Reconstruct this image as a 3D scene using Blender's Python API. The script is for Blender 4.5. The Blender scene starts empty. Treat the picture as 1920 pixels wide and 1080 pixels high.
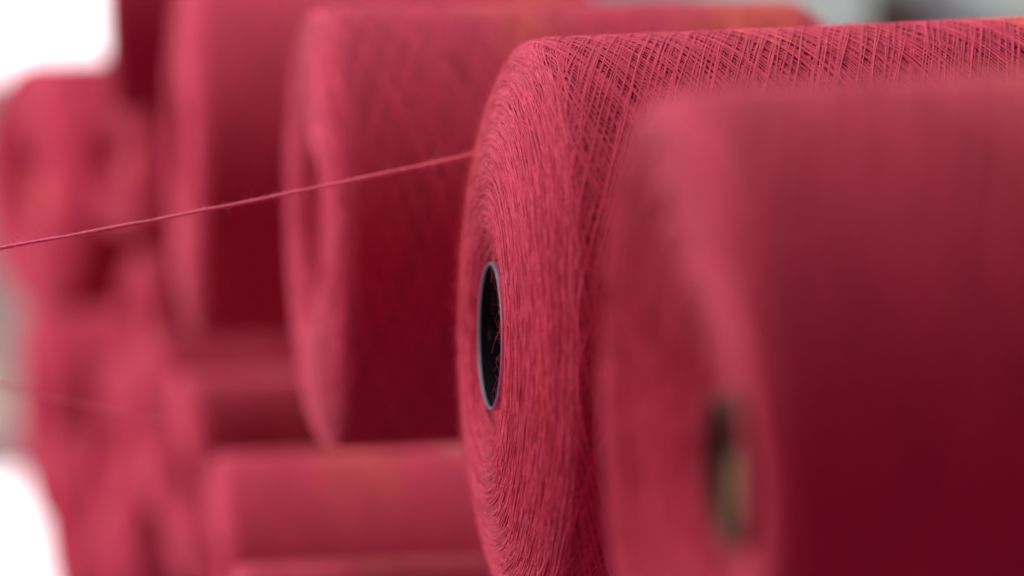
import bpy, math, random
import numpy as np
from mathutils import Vector, Matrix

# ------------------------------------------------------------------ camera, world, lights
scn = bpy.context.scene
col = scn.collection
R_ = math.radians

cam_d = bpy.data.cameras.new("camera")
cam_d.lens = 100.0
cam_d.sensor_width = 36.0
cam_d.clip_start = 0.02
cam_d.clip_end = 60.0
cam_d.dof.use_dof = True
cam_d.dof.focus_distance = 0.94
cam_d.dof.aperture_fstop = 3.8
cam = bpy.data.objects.new("camera", cam_d)
cam.location = (0, 0, 1.5)
cam.rotation_euler = (R_(90 - 7.76), 0, 0)
col.objects.link(cam)
scn.camera = cam

world = bpy.data.worlds.new("World")
scn.world = world
world.use_nodes = True
wb = world.node_tree.nodes["Background"]
wb.inputs[0].default_value = (1.0, 0.22, 0.50, 1)
wb.inputs[1].default_value = 0.28

def area(name, loc, target, size, power, color=(1, 1, 1), size_y=None):
    l = bpy.data.lights.new(name, 'AREA')
    l.energy = power
    l.color = color
    l.size = size
    if size_y:
        l.shape = 'RECTANGLE'
        l.size_y = size_y
    o = bpy.data.objects.new(name, l)
    o.location = loc
    d = Vector(target) - Vector(loc)
    o.rotation_euler = d.to_track_quat('-Z', 'Y').to_euler()
    col.objects.link(o)
    return o

# daylight from the windows on the left, and the skylight overhead
area("window_light", (-2.6, 1.75, 2.1), (-0.05, 1.2, 1.35), 1.8, 100, (1, 0.95, 0.96), 1.8)
area("skylight", (-0.25, 1.6, 3.6), (0.0, 1.2, 1.4), 1.6, 43, (1, 0.96, 0.97), 1.6)

scn.view_settings.view_transform = 'Standard'
scn.view_settings.look = 'None'
scn.view_settings.gamma = 1.0
scn.view_settings.exposure = 0.0
scn.view_settings.use_curve_mapping = False

rng = np.random.default_rng(7)

# ------------------------------------------------------------------ materials
def new_mat(name):
    m = bpy.data.materials.new(name)
    m.use_nodes = True
    nt = m.node_tree
    return m, nt, nt.nodes["Principled BSDF"]

def plain(name, c, rough=0.6, noise=0.0, scale=20):
    m, nt, b = new_mat(name)
    b.inputs["Roughness"].default_value = rough
    if noise:
        tc = nt.nodes.new("ShaderNodeTexCoord")
        n = nt.nodes.new("ShaderNodeTexNoise")
        n.inputs["Scale"].default_value = scale
        n.inputs["Detail"].default_value = 5
        nt.links.new(tc.outputs["Object"], n.inputs["Vector"])
        mx = nt.nodes.new("ShaderNodeMix"); mx.data_type = 'RGBA'
        mx.inputs[6].default_value = (*[v * (1 - noise) for v in c], 1)
        mx.inputs[7].default_value = (*[min(1, v * (1 + noise)) for v in c], 1)
        nt.links.new(n.outputs["Fac"], mx.inputs[0])
        nt.links.new(mx.outputs[2], b.inputs["Base Color"])
    else:
        b.inputs["Base Color"].default_value = (*c, 1)
    return m

def yarn_mat(name, crimson, rust, rust_amt, offset, peak=0.05, r0=0.63, r1=0.86):
    m, nt, b = new_mat(name)
    L = nt.links.new
    N = nt.nodes.new
    tc = N("ShaderNodeTexCoord")
    mp = N("ShaderNodeMapping")
    mp.inputs["Location"].default_value = offset
    mp.inputs["Scale"].default_value = (1, 0.7, 0.7)
    L(tc.outputs["Object"], mp.inputs["Vector"])
    n = N("ShaderNodeTexNoise")
    n.inputs["Scale"].default_value = 15
    n.inputs["Detail"].default_value = 3
    n.inputs["Roughness"].default_value = 0.5
    L(mp.outputs["Vector"], n.inputs["Vector"])
    at = N("ShaderNodeAttribute"); at.attribute_name = "tint"
    add = N("ShaderNodeMath"); add.operation = 'MULTIPLY_ADD'
    L(at.outputs["Fac"], add.inputs[0]); add.inputs[1].default_value = 0.16
    # space-dyed yarn: rust comes and goes along the package
    sx = N("ShaderNodeSeparateXYZ"); L(tc.outputs["Object"], sx.inputs[0])
    ph = N("ShaderNodeMath"); ph.operation = 'MULTIPLY_ADD'
    k = 2 * math.pi / 0.118
    L(sx.outputs[0], ph.inputs[0]); ph.inputs[1].default_value = k; ph.inputs[2].default_value = -k * peak
    cs = N("ShaderNodeMath"); cs.operation = 'COSINE'; L(ph.outputs[0], cs.inputs[0])
    ad = N("ShaderNodeMath"); ad.operation = 'MULTIPLY_ADD'
    L(cs.outputs[0], ad.inputs[0]); ad.inputs[1].default_value = 0.12; L(n.outputs["Fac"], ad.inputs[2])
    L(ad.outputs[0], add.inputs[2])
    ramp = N("ShaderNodeMapRange")
    ramp.interpolation_type = 'SMOOTHSTEP'
    ramp.inputs["From Min"].default_value = r0
    ramp.inputs["From Max"].default_value = r1
    ramp.inputs["To Max"].default_value = rust_amt
    L(add.outputs[0], ramp.inputs["Value"])
    mx = N("ShaderNodeMix"); mx.data_type = 'RGBA'
    mx.inputs[6].default_value = (*crimson, 1)
    mx.inputs[7].default_value = (*rust, 1)
    L(ramp.outputs[0], mx.inputs[0])
    # each strand takes the dye a little differently
    val = N("ShaderNodeMapRange")
    val.inputs["To Min"].default_value = 0.78
    val.inputs["To Max"].default_value = 1.2
    L(at.outputs["Fac"], val.inputs["Value"])
    # twisted fibre mottling
    n2 = N("ShaderNodeTexNoise")
    n2.inputs["Scale"].default_value = 900
    n2.inputs["Detail"].default_value = 2
    L(tc.outputs["Object"], n2.inputs["Vector"])
    v2 = N("ShaderNodeMapRange")
    v2.inputs["From Min"].default_value = 0.3; v2.inputs["From Max"].default_value = 0.7
    v2.inputs["To Min"].default_value = 0.85; v2.inputs["To Max"].default_value = 1.15
    L(n2.outputs["Fac"], v2.inputs["Value"])
    mu = N("ShaderNodeMath"); mu.operation = 'MULTIPLY'
    L(val.outputs[0], mu.inputs[0]); L(v2.outputs[0], mu.inputs[1])
    sc = N("ShaderNodeVectorMath"); sc.operation = 'SCALE'
    L(mx.outputs[2], sc.inputs[0]); L(mu.outputs[0], sc.inputs["Scale"])
    L(sc.outputs[0], b.inputs["Base Color"])
    b.inputs["Roughness"].default_value = 0.85
    b.inputs["Specular IOR Level"].default_value = 0.25
    b.inputs["Sheen Weight"].default_value = 0.5
    b.inputs["Sheen Roughness"].default_value = 0.45
    b.inputs["Sheen Tint"].default_value = (1.0, 0.47, 0.52, 1)
    return m

CRIM = (0.57, 0.044, 0.100)
RUST = (0.62, 0.12, 0.075)
M_YARN = yarn_mat("crimson_yarn", CRIM, RUST, 0.85, (0.031, 0.02, 0.0), 0.060, 0.60, 0.86)
M_YARN_B = yarn_mat("crimson_yarn_blotched", CRIM, RUST, 0.9, (0.37, 0.1, 0.4), 0.084, 0.60, 0.85)
M_THREAD = yarn_mat("crimson_thread", (0.9, 0.24, 0.32), RUST, 0.2, (0, 0, 0))
M_PLASTIC = plain("grey_blue_plastic", (0.13, 0.145, 0.20), 0.4, 0.15, 120)
M_WINE = plain("wine_red_cardboard", (0.20, 0.020, 0.035), 0.7, 0.2, 60)
M_BORE_SHADE = plain("bore_shade_black", (0.004, 0.0035, 0.005), 0.9)  # near-black stands in for the shade inside the hole
M_BORE_SHADE.node_tree.nodes["Principled BSDF"].inputs["Specular IOR Level"].default_value = 0.02
M_CARD = plain("olive_cardboard", (0.17, 0.105, 0.020), 0.75, 0.2, 60)

# ------------------------------------------------------------------ mesh helpers
def mesh_from(name, verts, quads, tint=None, smooth=True):
    me = bpy.data.meshes.new(name)
    nv, nf = len(verts), len(quads)
    me.vertices.add(nv)
    me.vertices.foreach_set("co", verts.astype(np.float32).ravel())
    me.loops.add(nf * 4)
    me.loops.foreach_set("vertex_index", quads.astype(np.int32).ravel())
    me.polygons.add(nf)
    me.polygons.foreach_set("loop_start", np.arange(0, nf * 4, 4, dtype=np.int32))
    me.polygons.foreach_set("loop_total", np.full(nf, 4, dtype=np.int32))
    me.polygons.foreach_set("use_smooth", np.full(nf, smooth, dtype=bool))
    if tint is not None:
        a = me.attributes.new("tint", 'FLOAT', 'POINT')
        a.data.foreach_set("value", tint.astype(np.float32))
    me.update(calc_edges=True)
    me.validate()
    return me

def tubes(P, Nrm, rad, k, tint):
    """P, Nrm: (S, n, 3); rad: (S, n); tint: (S, n) -> verts, quads, tint"""
    S, n, _ = P.shape
    T = np.gradient(P, axis=1)
    T /= np.linalg.norm(T, axis=2, keepdims=True) + 1e-12
    Bn = np.cross(T, Nrm)
    Bn /= np.linalg.norm(Bn, axis=2, keepdims=True) + 1e-12
    N2 = np.cross(Bn, T)
    ang = np.arange(k) * 2 * math.pi / k
    V = (P[:, :, None, :]
         + rad[:, :, None, None] * (np.cos(ang)[None, None, :, None] * N2[:, :, None, :]
                                    + np.sin(ang)[None, None, :, None] * Bn[:, :, None, :]))
    V = V.reshape(-1, 3)
    idx = np.arange(S * n * k).reshape(S, n, k)
    a = idx[:, :-1, :]; b = idx[:, 1:, :]
    a2 = np.roll(a, -1, axis=2); b2 = np.roll(b, -1, axis=2)
    Q = np.stack([a, a2, b2, b], axis=-1).reshape(-1, 4)
    tt = np.repeat(tint.reshape(-1), k)
    return V, Q, tt

def merge(parts):
    Vs, Qs, Ts = [], [], []
    o = 0
    for V, Q, t in parts:
        Vs.append(V); Qs.append(Q + o); Ts.append(t); o += len(V)
    return np.concatenate(Vs), np.concatenate(Qs), np.concatenate(Ts)

class Profile:
    """meridian of a package: (axial, radius) by arc length, axis = local +X"""
    def __init__(s, pts):
        pts = np.array(pts, float)
        # smooth by Chaikin corner cutting
        for _ in range(4):
            q = np.empty((2 * len(pts) - 2 + 2, 2))
            q[0] = pts[0]; q[-1] = pts[-1]
            q[1:-1:2] = 0.75 * pts[:-1] + 0.25 * pts[1:]
            q[2:-1:2] = 0.25 * pts[:-1] + 0.75 * pts[1:]
            pts = q
        s.p = pts
        d = np.linalg.norm(np.diff(pts, axis=0), axis=1)
        s.u = np.concatenate([[0], np.cumsum(d)])
        t = np.gradient(pts, axis=0)
        t /= np.linalg.norm(t, axis=1, keepdims=True) + 1e-12
        s.n = np.stack([-t[:, 1], t[:, 0]], axis=1)      # outward: left of travel
        s.rim = s.u[np.argmax((pts[:, 0] > 0.0008) & (pts[:, 1] > 0.09))]
    def at(s, u, th, off):
        x = np.interp(u, s.u, s.p[:, 0]); r = np.interp(u, s.u, s.p[:, 1])
        nx = np.interp(u, s.u, s.n[:, 0]); nr = np.interp(u, s.u, s.n[:, 1])
        l = np.sqrt(nx * nx + nr * nr); nx = nx / l; nr = nr / l
        x = x + nx * off; r = r + nr * off
        c, d = np.cos(th), np.sin(th)
        return np.stack([x, r * c, r * d], -1), np.stack([nx, nr * c, nr * d], -1)

def wound_mesh(name, prof, seed, layers=6, per_layer=105, arcs=3600, hairs=0,
               strand=0.00030, seg=200, k=5, length=0.23, core_drop=0.0022):
    g = np.random.default_rng(seed)
    parts = []
    # solid package under the strands
    us = prof.u[::2]
    th = np.linspace(0, 2 * math.pi, 161)[:-1]
    U, TH = np.meshgrid(us, th, indexing='ij')
    C, _ = prof.at(U, TH, -core_drop + 0 * U)
    nu, nt_ = U.shape
    idx = np.arange(nu * nt_).reshape(nu, nt_)
    a = idx[:-1]; b = idx[1:]
    Q = np.stack([a, b, np.roll(b, -1, 1), np.roll(a, -1, 1)], -1).reshape(-1, 4)
    parts.append((C.reshape(-1, 3), Q, np.full(nu * nt_, 0.5)))
    # cross-wound strands: run in along the barrel, turn at the rim, run out again
    kk = 0.1 * math.tan(R_(19))
    tmax = (length - 0.004) / kk
    for li in range(layers):
        m = per_layer
        off = -li * 0.00032 + g.normal(0, 0.00006, m)
        th0 = (np.arange(m) + g.uniform(-0.32, 0.32, m)) * 2 * math.pi / m + g.uniform(0, 6)
        t = np.linspace(-1, 1, seg)
        t = np.sign(t) * np.abs(t) ** 1.25                     # denser at the turn
        t = t[None, :] * tmax
        ue = prof.rim + g.uniform(-0.004, 0.006, m)[:, None]
        bb = g.uniform(0.002, 0.010, m)[:, None]
        slope = kk * (1 + g.normal(0, 0.02, m))[:, None]
        ph = g.uniform(0, 6.28, (m, 1))
        u = ue + np.sqrt((slope * t) ** 2 + bb ** 2) - bb
        u = u + 0.0004 * np.sin(t * 5 + ph) + 0.00025 * np.sin(t * 13 + 2 * ph)
        umax = prof.rim + length
        u = np.minimum(u, umax)
        TH = th0[:, None] + t
        o = off[:, None] + 0.00012 * np.sin(t * 9 + ph * 3)
        P, Nn = prof.at(u, TH, o)
        rad = strand * g.uniform(0.8, 1.2, m)[:, None] * (1 + 0.12 * np.sin(t * 40 + ph)) + 0 * t
        tint = g.uniform(0, 1, m)[:, None] + 0.15 * np.sin(t * 3 + ph)
        parts.append(tubes(P, Nn, rad, k, tint))
    # end face: short arcs that surface from inside, turn and dive back
    m = arcs
    ns = 22
    u0 = 0.0008 + (prof.rim + 0.001 - 0.0008) * np.sqrt(g.uniform(0.0, 1, m))
    # arc-length radius, to keep lengths in metres alike
    r0 = np.interp(u0, prof.u, prof.p[:, 1])
    half = g.uniform(0.010, 0.044, m) / r0
    half = np.minimum(half, 1.1)
    s = np.linspace(-1, 1, ns)[None, :]
    TH = g.uniform(0, 2 * math.pi, m)[:, None] + half[:, None] * s
    bow = g.uniform(0.0004, 0.0040, m)[:, None]
    u = u0[:, None] + bow * s ** 2 + g.normal(0, 0.00045, m)[:, None] * s + 0.00010 * np.sin(s * 6 + u0[:, None] * 9e3)
    o = g.uniform(-0.0017, 0.0002, m)[:, None] - 0.0014 * s ** 4 + 0.00012 * np.sin(s * 9 + u0[:, None] * 5e3)
    P, Nn = prof.at(np.clip(u, 0, None), TH, o)
    rad = strand * 0.92 * g.uniform(0.75, 1.25, m)[:, None] * (1 + 0.1 * np.sin(s * 17 + u0[:, None] * 3e3))
    tint = g.uniform(0, 1, m)[:, None] + 0 * s
    parts.append(tubes(P, Nn, rad, k, tint))
    # loose fibres standing off the surface
    if hairs:
        m = hairs
        nf = int(m * 0.5)
        u0 = np.concatenate([g.uniform(0.006, prof.rim + 0.004, nf), g.uniform(prof.rim, prof.rim + length * 0.9, m - nf)])
        th0 = g.uniform(0, 2 * math.pi, m)
        ln = np.clip(g.exponential(0.0018, m), 0.0004, 0.0065)
        du = g.normal(0, 0.5, m); r0 = np.interp(u0, prof.u, prof.p[:, 1])
        dt = g.normal(0, 1.0, m)
        s = np.linspace(0, 1, 5)[None, :]
        lift = g.uniform(0.15, 0.8, m)
        u = u0[:, None] + (du * ln)[:, None] * s + (g.normal(0, .3, m) * ln)[:, None] * s * s
        TH = th0[:, None] + (dt * ln / r0)[:, None] * s
        o = (lift * ln)[:, None] * (s * 1.4 - 0.5 * s * s) 
        P, Nn = prof.at(np.clip(u, 0, None), TH, o)
        rad = np.full((m, 1), 0.000036) * (1.15 - 0.6 * s)
        # a hair may run along the normal: use a skewed reference instead
        ref = Nn + 0.7 * np.roll(Nn, 1, axis=2)
        parts.append(tubes(P, ref, rad, 3, g.uniform(0.4, 1.2, m)[:, None] + 0 * s))
    V, Q, t = merge(parts)
    return mesh_from(name, V, Q, t)

def lathe_mesh(name, pts, n=72):
    pts = np.array(pts, float)
    th = np.arange(n) * 2 * math.pi / n
    V = np.stack([np.repeat(pts[:, 0], n),
                  np.outer(pts[:, 1], np.cos(th)).ravel(),
                  np.outer(pts[:, 1], np.sin(th)).ravel()], -1)
    idx = np.arange(len(V)).reshape(len(pts), n)
    a, b = idx[:-1], idx[1:]
    Q = np.stack([a, b, np.roll(b, -1, 1), np.roll(a, -1, 1)], -1).reshape(-1, 4)
    return mesh_from(name, V, Q)

def tube_mesh(name, lip, ro=0.0262, wall=0.0014, length=0.243):
    ri = ro - wall
    return lathe_mesh(name, [(length, ri), (lip + 0.0012, ri), (lip + 0.0003, ri + wall * .2), (lip, ri + wall * 0.5),
                             (lip + 0.0003, ro - wall * .2), (lip + 0.0012, ro), (length, ro), (length, ri)])

# ------------------------------------------------------------------ profiles
def ending(L):
    return [(L - 0.012, 0.1), (L - 0.002, 0.099), (L + 0.004, 0.094), (L + 0.008, 0.082), (L + 0.008, 0.05), (L + 0.006, 0.026)]
prof_dome = Profile([(-0.0068, 0.0250), (-0.0084, 0.029), (-0.0108, 0.034), (-0.0125, 0.043), (-0.0122, 0.056),
                     (-0.0100, 0.070), (-0.0068, 0.083), (-0.0028, 0.093), (0.0005, 0.0985), (0.006, 0.1002), (0.02, 0.1009)]
                    + [(0.08, 0.1041), (0.15, 0.1078)] + [(x, q * 1.118) for x, q in ending(0.23)])
prof_dish = Profile([(0.0140, 0.0205), (0.0110, 0.034), (0.0065, 0.050), (0.0025, 0.066), (-0.0015, 0.080),
                     (-0.0032, 0.089), (-0.002, 0.0965), (0.004, 0.0998), (0.012, 0.100), (0.03, 0.100)]
                    + [(0.08, 0.1), (0.15, 0.1)] + ending(0.23))
prof_flat = Profile([(0.0085, 0.0250), (0.0025, 0.032), (-0.0025, 0.042), (-0.0040, 0.058), (-0.0040, 0.076),
                     (-0.0028, 0.089), (-0.0005, 0.0965), (0.004, 0.0998), (0.012, 0.100), (0.03, 0.100)]
                    + [(0.08, 0.1), (0.15, 0.1)] + ending(0.23))

me_dome = wound_mesh("winding_dome", prof_dome, 3, layers=6, per_layer=150, arcs=11500, hairs=52000, seg=230, strand=0.00027, core_drop=0.0015)
me_dish = wound_mesh("winding_dish", prof_dish, 5, layers=4, per_layer=110, arcs=2600, seg=120, k=4, strand=0.00036)
me_flat = wound_mesh("winding_flat", prof_flat, 9, layers=4, per_layer=110, arcs=2600, seg=120, k=4, strand=0.00036)
tb_dome = tube_mesh("tube_dome", -0.0107, ro=0.0252)
tb_dish = tube_mesh("tube_dish", 0.0098, ro=0.0202, wall=0.0012)
tb_flat = tube_mesh("tube_flat", 0.0065, ro=0.0254)
for me, m in ((me_dome, M_YARN), (me_dish, M_YARN_B), (me_flat, M_YARN_B)):
    me.materials.append(m)
M_BROWN = plain("brown_cardboard", (0.10, 0.065, 0.03), 0.8, 0.2, 60)
tb_dome.materials.append(M_PLASTIC); tb_dish.materials.append(M_BROWN); tb_flat.materials.append(M_WINE)
def bore_mesh(name, x0, r, mat):  # added lining whose dark colour carries the shade of the hole
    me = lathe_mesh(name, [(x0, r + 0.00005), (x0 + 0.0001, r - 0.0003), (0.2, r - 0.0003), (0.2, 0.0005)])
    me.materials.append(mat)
    return me
bo_dome = bore_mesh("bore_dome", -0.0101, 0.0238, M_BORE_SHADE)
bo_dish = bore_mesh("bore_dish", 0.0115, 0.0190, plain("bore_shade_brown", (0.07, 0.018, 0.014), 0.9))
bo_shut = lathe_mesh("bore_shut", [(0.0085, 0.02405), (0.0105, 0.0225), (0.0110, 0.0005)])  # added disc closing far holes so they don't go dark
bo_shut.materials.append(plain("crimson_hole_filler", (0.55, 0.05, 0.08), 0.8))
bo_flat = bore_mesh("bore_flat", 0.009, 0.0240, plain("bore_shade_wine", (0.09, 0.008, 0.018), 0.8))

def link(o):
    col.objects.link(o); return o

# camera-free world frame: rows are horizontal, they run away to the left
def package(kind, loc, yaw, tilt, label, group, scale=1.0, roll=0.0):
    """loc = centre of the rim circle of the visible end; yaw of the axis (+X turned towards +Y)"""
    e = link(bpy.data.objects.new("yarn_package", None))
    e.empty_display_size = 0.02
    e["label"] = label; e["category"] = "yarn spool"; e["group"] = group
    e.location = loc
    e.rotation_mode = 'XYZ'
    e.rotation_euler = (R_(roll), R_(-tilt), R_(yaw))
    e.scale = (scale,) * 3
    wm, tm, bore = {'dome': (me_dome, tb_dome, bo_dome), 'dish': (me_dish, tb_dish, bo_dish), 'flat': (me_flat, tb_flat, bo_flat), 'shut': (me_flat, tb_flat, bo_shut)}[kind]
    w = link(bpy.data.objects.new("winding", wm)); w.parent = e
    t = link(bpy.data.objects.new("tube", tm)); t.parent = e
    b = link(bpy.data.objects.new("added_bore_insert", bore)); b.parent = t  # added insert
    return e

G1 = "crimson yarn packages in the upper row"
G2 = "crimson yarn packages in the lower row"
G3 = "crimson yarn packages far back on the left"
PK = [
    ('dish', (0.0394, 0.6393, 1.3698), 9.8, 2.5, 'big blurred spool nearest the camera, with an olive tube in its dished end', G1, 0.88, 0),
    ('dome', (0.0029, 0.9688, 1.3513), 9.6, -1.1, 'sharply focused spool with domed end and grey-rimmed black hole', G1, 1.02, 20),
    ('flat', (-0.0844, 1.2222, 1.3591), 11.5, 0.4, 'blurred spool directly behind the sharp one, crossed by the taut thread', G1, 0.95, 100),
    ('flat', (-0.1848, 1.611, 1.3539), 11.5, 0, 'blurred spool with very dark side, left of the one the thread crosses', G1, 1, 150),
    ('flat', (-0.2753, 1.9598, 1.4396), 7, 0, 'blurred spool cut off by the top edge beside the white gap', G1, 0.85, 40),
    ('shut', (-0.3788, 2.2402, 1.2756), 34, 0, 'far blurred spool below the white gap in the upper left corner', G3, 1, 200),
    ('shut', (-0.2687, 1.9437, 1.3218), 50, 0, 'small blurred bright pink spool end left of the dark-sided spool, above the thread', G3, 0.5, 20),
    ('shut', (-0.2683, 2.0276, 1.1965), 25, 0, 'small greyish pink spool end under the taut thread, left of the dark-sided spool', G3, 0.52, 20),
    ('flat', (-0.1195, 1.2126, 1.1408), 10, 0, 'lower spool of which only the top shows along the bottom edge', G2, 0.7, 70),
    ('flat', (-0.1547, 1.4649, 1.1408), 12, 0, 'lower blurred spool whose rounded top left corner sits at bottom centre-left', G2, 0.7, 10),
    ('flat', (-0.2034, 1.7178, 1.145), 18, 0, 'lower blurred spool with a dim grey hole, its top just above its nearer neighbour', G2, 0.66, 250),
    ('flat', (-0.2531, 1.9688, 1.1352), 18, 0, 'lower blurred spool whose top shows right beneath the dark-sided spool', G2, 0.66, 310),
    ('shut', (-0.3032, 2.1626, 1.0762), 24, 0, 'small far spool end between the lower row and the left edge spools', G3, 0.75, 330),
    ('shut', (-0.4363, 2.5607, 1.0354), 18, 0, 'far blurred spool at the left edge, above the lower white gap', G3, 1, 60),
    ('shut', (-0.378, 2.3507, 0.9753), 22, 0, 'far low blurred spool just right of the lower white gap', G3, 0.8, 80),
    ('shut', (-0.3114, 2.147, 0.9618), 20, 0, 'far low blurred spool cut by the bottom edge near the left corner', G3, 0.8, 90),
]
for a in PK:
    package(*a)

# lint caught in the mouth of the shade-lined tube
def lint():
    g = np.random.default_rng(12)
    for q in range(4):
        a0 = g.uniform(0, 6.28); ln = g.uniform(0.005, 0.013)
        t = np.linspace(0, 1, 9)[None, :]
        x = -0.0098 + g.uniform(0, 0.003) + g.normal(0, 0.0015) * t
        rr = 0.0235 - ln * t * g.uniform(.4, 1)
        a = a0 + g.normal(0, 0.35) * t + g.normal(0, 0.25) * np.sin(t * 4)
        P = np.stack([x + 0 * rr, rr * np.cos(a), rr * np.sin(a)], -1)
        V, Q, tt = tubes(P, np.tile(np.array([1.0, 0, 0]), (1, 9, 1)), np.full((1, 9), 0.00004), 3, np.full((1, 9), 0.6))
        me = mesh_from("lint_fibre", V, Q, tt); me.materials.append(M_YARN)
        o = link(bpy.data.objects.new("lint_fibre", me)); o.parent = aroot
aroot = next(o for o in col.objects if o.get("label", "").startswith("sharply focused"))
lint()

# wooden spindle that fills the near side of the nearest package's tube
spn = link(bpy.data.objects.new("spindle", lathe_mesh("spindle", [(0.0125, 0.0005), (0.0125, 0.0105), (0.0140, 0.0118), (0.16, 0.0118), (0.16, 0.0005)])))
spn.data.materials.append(M_CARD)
spn["label"] = "olive wooden spindle inside the hollow end of the nearest blurred spool"
spn["category"] = "spindle"
pk0 = Vector(PK[0][1]); yw = R_(PK[0][2])
spn.location = pk0 + Vector((math.sin(yw), -math.cos(yw), 0)) * 0.0055 + Vector((0, 0, -0.0045))
spn.rotation_euler = (0, R_(-PK[0][3]), yw)
spn.scale = (0.88, 0.66, 0.92)

# ------------------------------------------------------------------ thread
def thread(name, pts, rad, mat, label, n=900, hairs=1100, seed=4):
    g = np.random.default_rng(seed)
    pts = np.array(pts, float)
    t = np.linspace(0, len(pts) - 1, n)
    # quadratic through the control points for a slight sag
    co = [np.polyfit(np.arange(len(pts)), pts[:, i], min(2, len(pts) - 1)) for i in range(3)]
    P = np.stack([np.polyval(c, t) for c in co], -1)
    s = np.linspace(0, 1, n)
    P[:, 2] += 0.00006 * np.sin(s * 40)
    parts = []
    ref = np.tile(np.array([0, 0, 1.0]), (1, n, 1))
    rr = rad * (1 + 0.10 * np.sin(s * 90) + 0.12 * np.sin(s * 41 + 1) + 0.06 * np.sin(s * 333))
    # two plies twisted round each other
    for q in (0, math.pi):
        a = s * 2 * math.pi * 160 + q
        Pq = P + 0.3 * rad * np.stack([0 * s, np.cos(a), np.sin(a)], -1)
        parts.append(tubes(Pq[None], ref, (rr * 0.76)[None], 8, np.full((1, n), 0.6)))
    m = hairs
    i0 = g.integers(3, n - 3, m)
    base = P[i0]
    d = g.normal(0, 1, (m, 3)); d[:, 0] *= 1.6; d /= np.linalg.norm(d, axis=1, keepdims=True)
    ln = np.clip(g.exponential(0.0013, m), 0.0006, 0.004)[:, None]
    ss = np.linspace(0, 1, 5)
    H = base[:, None, :] + d[:, None, :] * ln[:, None, :] * ss[None, :, None] + g.normal(0, .35, (m, 1, 3)) * ln[:, None, :] * (ss ** 2)[None, :, None]
    refh = np.tile(np.array([0.3, 0.9, 0.2]), (m, 5, 1))
    parts.append(tubes(H, refh, np.full((m, 5), 0.00003), 3, np.full((m, 5), 0.8)))
    V, Q, tt = merge(parts)
    me = mesh_from(name, V, Q, tt)
    me.materials.append(mat)
    o = link(bpy.data.objects.new(name, me))
    o["label"] = label; o["category"] = "thread"
    return o

# (placed by the numbers worked out for the rack)
thread("yarn_thread", [(-0.197, 0.9475, 1.3799), (-0.1372, 0.9569, 1.3902), (-0.0743, 0.9854, 1.3992), (-0.0115, 1.0172, 1.4104)], 0.00058, M_THREAD, "crimson thread pulled taut leftwards from behind the sharply focused spool")
thread("yarn_thread", [(-0.2145, 1.0855, 1.3188), (-0.1764, 1.1037, 1.3047), (-0.1423, 1.1322, 1.2913)], 0.00042, M_THREAD, "faint low thread crossing in front of the spools at the left edge", hairs=30, seed=9)

# ------------------------------------------------------------------ background
def box_mesh(name, lo, hi, bev=0.0):
    import bmesh
    bm = bmesh.new()
    bmesh.ops.create_cube(bm, size=1)
    for v in bm.verts:
        v.co = Vector([lo[i] + (v.co[i] + .5) * (hi[i] - lo[i]) for i in range(3)])
    if bev:
        bmesh.ops.bevel(bm, geom=bm.edges[:], offset=bev, segments=2, affect='EDGES')
    me = bpy.data.meshes.new(name); bm.to_mesh(me); bm.free()
    return me
def box(name, lo, hi, mat, parent=None, bev=0.0):
    me = box_mesh(name, lo, hi, bev); me.materials.append(mat)
    o = link(bpy.data.objects.new(name, me))
    if parent: o.parent = parent
    return o

def glow(name, c, s, base=0.8):
    m, nt, b = new_mat(name)
    b.inputs["Base Color"].default_value = (base, base, base, 1)
    b.inputs["Emission Color"].default_value = (*c, 1)
    b.inputs["Emission Strength"].default_value = s
    return m
M_PANE = glow("daylit_pane", (1.0, 0.98, 1.0), 1.7)
M_PANE2 = glow("daylit_frosted_pane", (0.50, 0.64, 0.58), 0.55, 0.15)
def mottled(m, c1, c2):
    nt = m.node_tree; b = nt.nodes["Principled BSDF"]
    tc = nt.nodes.new("ShaderNodeTexCoord"); n = nt.nodes.new("ShaderNodeTexNoise")
    mp = nt.nodes.new("ShaderNodeMapping"); mp.inputs["Scale"].default_value = (1, 1, 2.2)
    n.inputs["Scale"].default_value = 5.5; n.inputs["Detail"].default_value = 2
    rp = nt.nodes.new("ShaderNodeValToRGB")
    rp.color_ramp.elements[0].position = 0.40; rp.color_ramp.elements[0].color = (*c1, 1)
    rp.color_ramp.elements[1].position = 0.60; rp.color_ramp.elements[1].color = (*c2, 1)
    nt.links.new(tc.outputs["Object"], mp.inputs[0]); nt.links.new(mp.outputs[0], n.inputs["Vector"])
    nt.links.new(n.outputs["Fac"], rp.inputs[0]); nt.links.new(rp.outputs[0], b.inputs["Emission Color"])
mottled(M_PANE2, (0.20, 0.30, 0.25), (0.62, 0.74, 0.70))
M_WALL = plain("beige_wall", (0.42, 0.38, 0.33), 0.8, 0.2, 3)
M_FRAME = plain("window_frame_paint", (0.45, 0.42, 0.38), 0.5, 0.1, 8)
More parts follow.
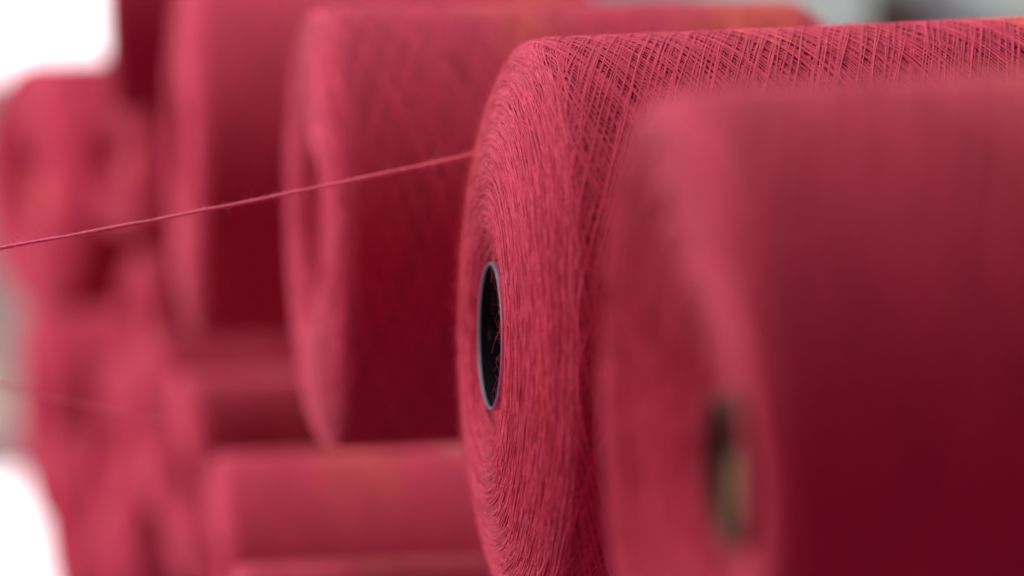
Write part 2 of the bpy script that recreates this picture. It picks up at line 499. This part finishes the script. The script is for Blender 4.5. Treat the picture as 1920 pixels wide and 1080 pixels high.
M_OLIVE = plain("dark_olive_paint", (0.045, 0.055, 0.03), 0.5, 0.2, 8)
M_STEEL = plain("pale_steel", (0.40, 0.75, 0.62), 0.8, 0.15, 30)

def tag(o, label, cat, group=None):
    o["label"] = label; o["category"] = cat
    if group: o["group"] = group
def window(loc, w, h, mat, label, mull=()):
    e = link(bpy.data.objects.new("window", None)); e.location = loc
    tag(e, label, "window")
    p = box("pane", (0, 0, 0), (w, 0.02, h), mat, e)
    f = 0.05
    import bmesh
    bm = bmesh.new()
    spans = [((-f, -0.03, -f), (0, 0.03, h + f)), ((w, -0.03, -f), (w + f, 0.03, h + f)),
             ((0, -0.03, -f), (w, 0.03, 0)), ((0, -0.03, h), (w, 0.03, h + f))]
    for x in mull: spans.append(((x - 0.012, -0.02, 0), (x + 0.012, -0.001, h)))
    for lo, hi in spans:
        r = bmesh.ops.create_cube(bm, size=1)
        for v in r['verts']:
            v.co = Vector([lo[i] + (v.co[i] + .5) * (hi[i] - lo[i]) for i in range(3)])
    me = bpy.data.meshes.new("frame"); bm.to_mesh(me); bm.free(); me.materials.append(M_FRAME)
    o = link(bpy.data.objects.new("frame", me)); o.parent = e
    return e

wall = box("wall", (-4, 4.3, -0.5), (4, 4.5, 4), M_WALL)
wall["kind"] = "structure"
window((-1.095, 4.1, 1.2497), 0.690, 0.483, M_PANE, "bright white window behind the spools in the upper left corner")
window((-1.095, 4.1, 0.2465), 0.690, 0.424, M_PANE, "bright white window low behind the spools in the bottom left corner")
window((0.255, 4.1, 1.1383), 0.900, 0.594, M_PANE2, "pale frosted window behind the spools at the top right", mull=(0.30, 0.75))
post = box("creel_post", (0.332, 2.612, 0.0), (0.400, 2.662, 2.6), M_OLIVE, bev=0.004)
tag(post, "dark olive upright post against the pale window at the top right", "post")
import bmesh
bar = box("brace_bar", (-0.16, -0.012, -0.012), (0.10, 0.012, 0.012), M_STEEL, bev=0.003)
bar.location = (0.343, 2.109, 1.411); bar.rotation_euler = (0, R_(28), 0)
tag(bar, "pale steel brace slanting down beside the dark olive post", "metal bar")
